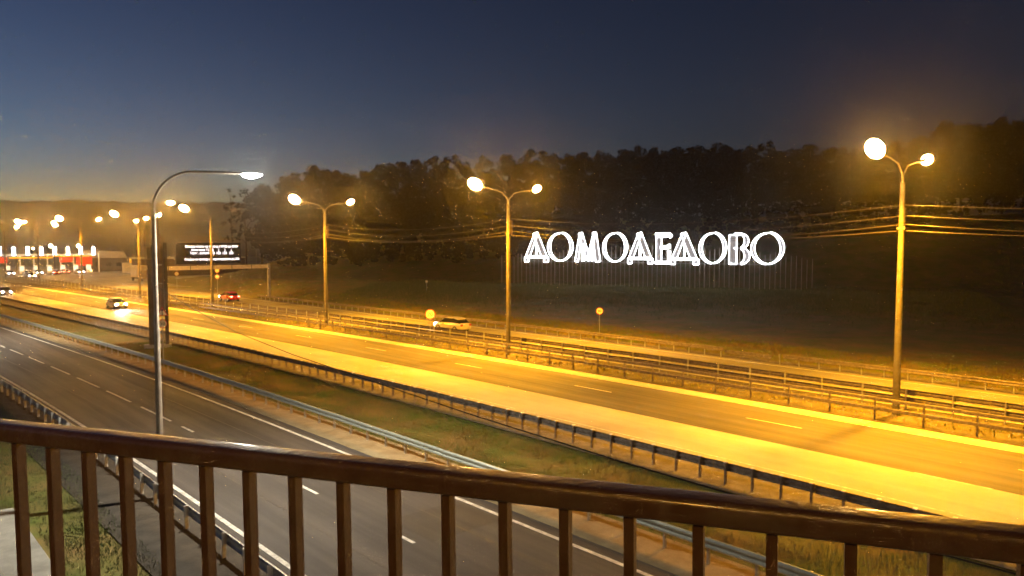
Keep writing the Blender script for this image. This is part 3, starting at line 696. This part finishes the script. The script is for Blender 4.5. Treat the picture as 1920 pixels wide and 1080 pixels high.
def car(label, x, y, toward, colour, front=True, rear=True, sc_=1., beam=0.):
    if 'geo' not in CARM:
        b = MB(); loft(b, [(-2.1, .62, .34, .78), (-2.02, .78, .26, .92), (-1.5, .86, .22, .96), (-.4, .88, .22, .95), (.8, .87, .22, .93), (1.5, .84, .22, .86), (1.95, .76, .25, .76), (2.1, .58, .32, .64)])
        gl = MB(); loft(gl, [(-1.85, .66, .86, .95), (-1.35, .72, .86, 1.28), (-.9, .70, .86, 1.40), (.2, .69, .86, 1.40), (.55, .70, .86, 1.32), (1.25, .74, .82, .90)])
        rf = MB(); loft(rf, [(-1.4, .58, 1.24, 1.36), (-.9, .60, 1.30, 1.46), (.1, .60, 1.30, 1.46), (.42, .56, 1.28, 1.40)])
        ty = MB(); ty.tube([(0, -.1, 0), (0, .1, 0)], .31, 18); ri = MB(); ri.tube([(0, -.108, 0), (0, .108, 0)], .19, 10)
        hl = MB(); hl.box(2.0, 2.125, -.2, .17, -.11, .12); tl = MB(); tl.box(-2.12, -2.0, -.14, .14, -.10, .10)
        pl = MB(); pl.box(2.1, 2.125, -.26, .26, .38, .5); bm = MB(); loft(bm, [(1.9, .72, .22, .42), (2.12, .62, .24, .40), (2.16, .5, .26, .38)])
        mr = MB(); loft(mr, [(.62, .10, .92, 1.06), (.75, .11, .91, 1.07), (.82, .06, .94, 1.03)], 8)
        CARM['geo'] = dict(b=b, gl=gl.mesh('window', M_glassd, True), rf=rf, ty=ty.mesh('tyre', M_tyre, True), ri=ri.mesh('rim', M_rim, True), hl=hl, tl=tl, pl=pl.mesh('number_plate', M_white), bm=bm.mesh('bumper', M_dark, True), mr=mr.mesh('mirror', M_dark, True))
        for k, m in (('h1', M_head), ('h0', M_headoff)): CARM['geo'][k] = hl.mesh('headlight', m)
        for k, m in (('t1', M_tail), ('t0', M_tailoff)): CARM['geo'][k] = tl.mesh('tail_light', m)
    G = CARM['geo']; root = tag(empty('car', (x, y, .0), (-math.pi / 2 if toward else math.pi / 2) + .05), label, 'car'); root.scale = (sc_,) * 3
    key = 'c%s' % (colour,)
    if key not in CARM:
        m = mat('car_paint_%s' % key, colour, .3, metal=.2, coat=.6); CARM[key] = (G['b'].mesh('body', m, True), G['rf'].mesh('roof', m, True))
    link('body', CARM[key][0], root); link('window', G['gl'], root); link('roof', CARM[key][1], root)
    link('bumper', G['bm'], root); link('number_plate', G['pl'], root)
    for sx in (-1.3, 1.3):
        for sy in (-.76, .76):
            wl = link('wheel', G['ty'], root, (sx, sy, .31)); link('rim', G['ri'], wl)
    for sy in (-.56, .56):
        link('headlight', G['h1' if front else 'h0'], root, (-.03, sy, .62)); link('tail_light', G['t1' if rear else 't0'], root, (.02, sy, .74)); link('mirror', G['mr'], root, (0, sy * 1.7, 0))
    if beam:
        lamp('SPOT', 'headlight_beam', root, (2.2, 0, .65), beam, (1, .95, .85), .2, R(70), .6, (R(80), 0, -math.pi / 2))
    return root
car('silver car with bright headlights coming towards the viewer', 28.9, 113.8, True, (.42, .40, .37), beam=900)
car('car at the left edge showing only its headlights', 21.8, 155, True, (.10, .10, .11))
car('red car driving away in front of the message board', 45.6, 116.5, False, (.40, .03, .02))
car('pale car on the far carriageway beside the round limit sign', 47.0, 61.5, False, (.50, .48, .44), rear=False)
car('dark car with headlights on between plaza and motorway', 37.5, 226, True, (.05, .05, .06))
for i, (t, s, c, lb) in enumerate(((36.2, 247, (.5, .5, .5), 'leftmost silver car leaving the toll gates'), (39.6, 243, (.07, .08, .1), 'dark car second from the left at the toll gates'),
      (43.0, 248, (.6, .6, .58), 'white car third from the left at the toll gates'), (46.4, 244, (.25, .05, .04), 'dark car with red tail lights driving up to the gates'), (49.8, 249, (.4, .4, .42), 'grey car with red tail lights under the red gate fascia'), (53.2, 247, (.6, .58, .5), 'rightmost pale car at the toll gates'))):
    car(lb, t, s, i not in (3, 4), c, front=i not in (3, 4), rear=i in (3, 4))
# truck
x, y = gp(264, 527); tr = tag(empty('truck', (x, y, 0), -math.pi / 2), 'box truck parked at the edge of the toll plaza', 'truck')
M_truck = mat('truck_box', (.55, .48, .36), .6, var=.12); M_cab = mat('truck_cab', (.30, .20, .09), .4)
mb = MB(); mb.box(-3.6, 1.6, -1.2, 1.2, 1.0, 3.6); mb.box(-3.64, 1.64, -1.24, 1.24, .95, 1.05); mb.box(-3.64, 1.64, -1.24, 1.24, 3.56, 3.64); build(mb, 'cargo_box', M_truck, tr)
mb = MB(); loft(mb, [(1.7, 1.1, .6, 2.6), (2.6, 1.12, .55, 2.7), (3.2, 1.08, .55, 2.5), (3.6, 1.0, .6, 1.5)]); build(mb, 'cab', M_cab, tr, smooth=True)
mb = MB(); mb.prism([(3.27, 1.6), (3.55, 1.55), (3.22, 2.35), (3.1, 2.35)], -.9, .9); build(mb, 'windscreen', M_glassd, tr)
mb = MB(); mb.box(-3.6, 3.4, -.5, .5, .55, .95); build(mb, 'chassis', M_dark, tr)
wm = MB(); wm.tube([(0, -.15, 0), (0, .15, 0)], .48, 16); wme = wm.mesh('wheel', M_tyre, True)
for sx in (-2.4, 2.6):
    for sy in (-1, 1): link('wheel', wme, tr, (sx, sy, .48))
hm2 = MB(); hm2.box(3.58, 3.66, -.15, .15, .85, 1.05); hme = hm2.mesh('headlight', M_headoff)
for sy in (-.75, .75): link('headlight', hme, tr, (0, sy, 0))

# ------------------------------------------------------------------ toll gates
TY = 256.0
M_yel = mat('yellow_fascia', (.75, .42, .02), .5, emit=(1, .55, .03), es=.12); M_redf = mat('red_fascia', (.60, .04, .02), .5, emit=(1, .06, .02), es=.05)
M_panel = mat('lane_light', (.9, .9, .9), .3, emit=(1, .98, .92), es=3)
can = tag(empty('toll_canopy', (45, TY, 0)), 'row of toll gates with yellow beam, red fascia and white lane lights', 'toll gate')
mb = MB(); mb.box(-7.5, 3.3, -.3, .3, 4.45, 4.85); build(mb, 'yellow_beam', M_yel, can)
mb = MB(); mb.box(3.6, 14.5, -.4, .4, 4.9, 5.15); build(mb, 'yellow_beam', M_yel, can)
mb = MB(); mb.box(5.0, 8.4, -.25, .25, 3.2, 4.85); build(mb, 'red_fascia', M_redf, can)
mb = MB(); mb.box(9.3, 13.6, -.45, .25, 2.0, 4.7); build(mb, 'red_fascia', M_redf, can)
mb = MB(); mb.box(-13, -8, -.25, .25, 3.2, 4.85); build(mb, 'red_fascia', M_redf, can)
mb = MB(); mb.box(-16, 15, .5, 7, 5.2, 5.7); build(mb, 'roof', M_conc, can)
for i in range(9):
    mb = MB(); mb.box(-11.8 + 3.4 * i, -11.5 + 3.4 * i, .1, .4, 0, 5.2); build(mb, 'column', M_white, can)
for i in range(9):
    z = 5.3 + .15 * (i % 2); mb = MB(); mb.box(-.42, .42, -.5, -.32, z, z + 2.4); build(mb, 'lane_light', M_panel, can, (-13.2 + 3.4 * i, 0, 0))
for i in range(8):
    b = tag(empty('toll_booth', (45 - 11.65 + 3.4 * i, TY - 2.2, 0)), 'white toll booth, %s in the row of gates' % ('leftmost', 'second from the left', 'third from the left', 'fourth from the left', 'fourth from the right', 'third from the right', 'second from the right', 'rightmost')[i], 'toll booth', 'toll booths in the row of gates')
    mb = MB(); mb.box(-.5, .5, -.9, .9, .2, .9); build(mb, 'cabin', M_white, b)
    mb = MB(); mb.box(-.55, .55, -1, 1, 2.3, 2.5); build(mb, 'roof', M_white, b)
    mb = MB(); mb.box(-.46, .46, -.86, .86, .9, 2.3); build(mb, 'window', mat('booth_window', (.5, .5, .45), .2, emit=(1, .85, .6), es=.25), b)
    mb = MB(); mb.box(-.6, .6, -3, 2.2, .01, .2); build(mb, 'island', M_conc, b)
    mb = MB(); mb.disc((0, .75), .28, -3.1, -2.9, 16); build(mb, 'beacon', mat('beacon', (.9, .6, .2), .3, emit=(1, .6, .2), es=1.6), b)
# buildings beside the plaza
bd = tag(empty('service_building', (63.5, 262, 0)), 'low grey roofed building right of the toll gates', 'building')
mb = MB(); mb.box(-4, 6, 0, 8, 0, 4.2); build(mb, 'wall', mat('dark_wall', (.10, .08, .06), .8, var=.3, scale=.6), bd)
mb = MB(); mb.prism([(-4.6, 4.2), (6.6, 4.2), (5.4, 6.2), (-3.6, 6.6)], -.8, 8.8); build(mb, 'roof', mat('grey_roof', (.35, .33, .30), .6, var=.15), bd)
for i in range(3):
    mb = MB(); mb.box(-2.6 + 3 * i, -1.2 + 3 * i, -.06, .03, 1.6, 2.8); wn = build(mb, 'window', M_glassd, bd)
kb = tag(empty('kiosk', (66.8, 244, 0)), 'small pale kiosk under a yellow board beside the plaza', 'kiosk')
mb = MB(); mb.box(-2.2, 2.6, 0, 3, 0, 2.9); build(mb, 'wall', mat('kiosk_wall', (.5, .45, .34), .7, var=.15), kb)
mb = MB(); mb.box(-.9, 2.3, -.1, .3, 3.0, 4.6); build(mb, 'yellow_board', M_yel, kb)
mb = MB(); mb.box(-.2, .5, -.08, -.01, 1.0, 2.4); build(mb, 'window', M_panel, kb)
mb = MB(); mb.box(-2.4, 2.8, -.3, 3.2, 2.9, 3.0); build(mb, 'roof', M_galv, kb)
# warehouse behind the gantry
wh = tag(empty('roadside_shed', (75, 215, 0)), 'long dark shed half hidden behind the message board', 'shed')
mb = MB(); mb.box(-14, 14, 0, 9, 0, 4.6); build(mb, 'wall', mat('shed_wall', (.09, .06, .04), .85, var=.3, scale=.5), wh)
mb = MB(); mb.box(-14.4, 14.4, -.5, 9.4, 4.6, 5.0); build(mb, 'roof', M_conc, wh)
# small far lamps
for px, py_, dp, r_, lab in ((332, 459, 205, .34, 'small far lamp at the left end of the message board'), (480, 457, 200, .38, 'small far lamp right of the message board'), (572, 456, 195, .28, 'small far lamp left of the lamp post before the wood'),
                             (398, 456, 230, .2, 'tiny far lamp above the message board'), (95, 461, 262, .62, 'far lamp above the middle of the toll gates'), (147, 461, 258, .6, 'far lamp above the red end of the toll gates'), (62, 466, 275, .4, 'far lamp over the yellow beam'), (24, 466, 275, .42, 'far lamp over the left end of the yellow beam')):
    q = deep(px, py_, dp); z0 = max(0, terrain(q.x, q.y)); ro = tag(empty('far_lamp', (q.x, q.y, z0)), lab, 'street lamp')
    mb = MB(); mb.tube([(0, 0, -.2), (0, 0, q.z - z0 - .1)], .07, 6); build(mb, 'pole', M_pole, ro)
    mb = MB(); mb.tube([(0, 0, q.z - z0 - r_), (0, 0, q.z - z0 - r_ * .6), (0, 0, q.z - z0 + r_ * .6), (0, 0, q.z - z0 + r_)], [r_ * .3, r_ * .9, r_ * .9, r_ * .3], 10)
    build(mb, 'globe', mat('far_globe', (.9, .8, .6), .4, emit=(1, .74, .36), es=9), ro, smooth=True)
for px, py_, dp, lab in ((252, 413, 210, 'lamp behind the truck, left of the curved post'), (270, 408, 190, 'lamp behind the truck, right next to the curved post'), (42, 415, 240, 'right lamp of the far pair at the upper left'), (28, 425, 245, 'left lamp of the far pair at the upper left'), (100, 421, 215, 'lamp above the yellow beam of the toll gates')):
    q = deep(px, py_, dp); ro = tag(empty('street_lamp', (q.x, q.y, 0)), lab, 'street lamp')
    mb = MB(); mb.tube([(0, 0, -.2), (0, 0, q.z - .6), (-.4, 0, q.z)], [.16, .1, .05], 8); build(mb, 'pole', M_cpole, ro, smooth=True)
    hd = link('lamp_head', HEAD, ro, (-.4, 0, q.z)); hd.scale = (1.7, 1.8, 1.8); link('lens', LENS, hd); lamp('POINT', 'sodium_light', ro, (.45, 0, q.z - .2), SODIUM_W * 2, SODIUM, .16)
# cable between the slip road lamps
a, b = Vector((8.35, 27.9, 0)), Vector((8.35, -7.0, 0)); zs = [7.5, 6.95, 6.5, 6.25, 6.1, 5.95, 5.85, 5.8, 5.85, 6.05, 6.4]
mb = MB(); mb.tube([(0, (b - a).y * k / 10, zs[k]) for k in range(11)], .011, 5)
tag(build(mb, 'overhead_cable', M_dark, None, tuple(a)), 'thin dark cable crossing above the grass from the curved lamp post', 'cable')

# ------------------------------------------------------------------ haze
mb = MB(); mb.box(-1420, 1420, -1420, 1420, -3.5, 57)
hz = build(mb, 'haze', None); hz['kind'] = 'stuff'
m = bpy.data.materials.new('night_haze'); m.use_nodes = True; n = m.node_tree.nodes; n.remove(n['Principled BSDF'])
v = n.new('ShaderNodeVolumePrincipled'); v.inputs['Density'].default_value = HAZE; v.inputs['Color'].default_value = (.9, .9, .92, 1); v.inputs['Anisotropy'].default_value = .9
m.node_tree.links.new(v.outputs[0], n['Material Output'].inputs['Volume']); hz.data.materials.append(m)
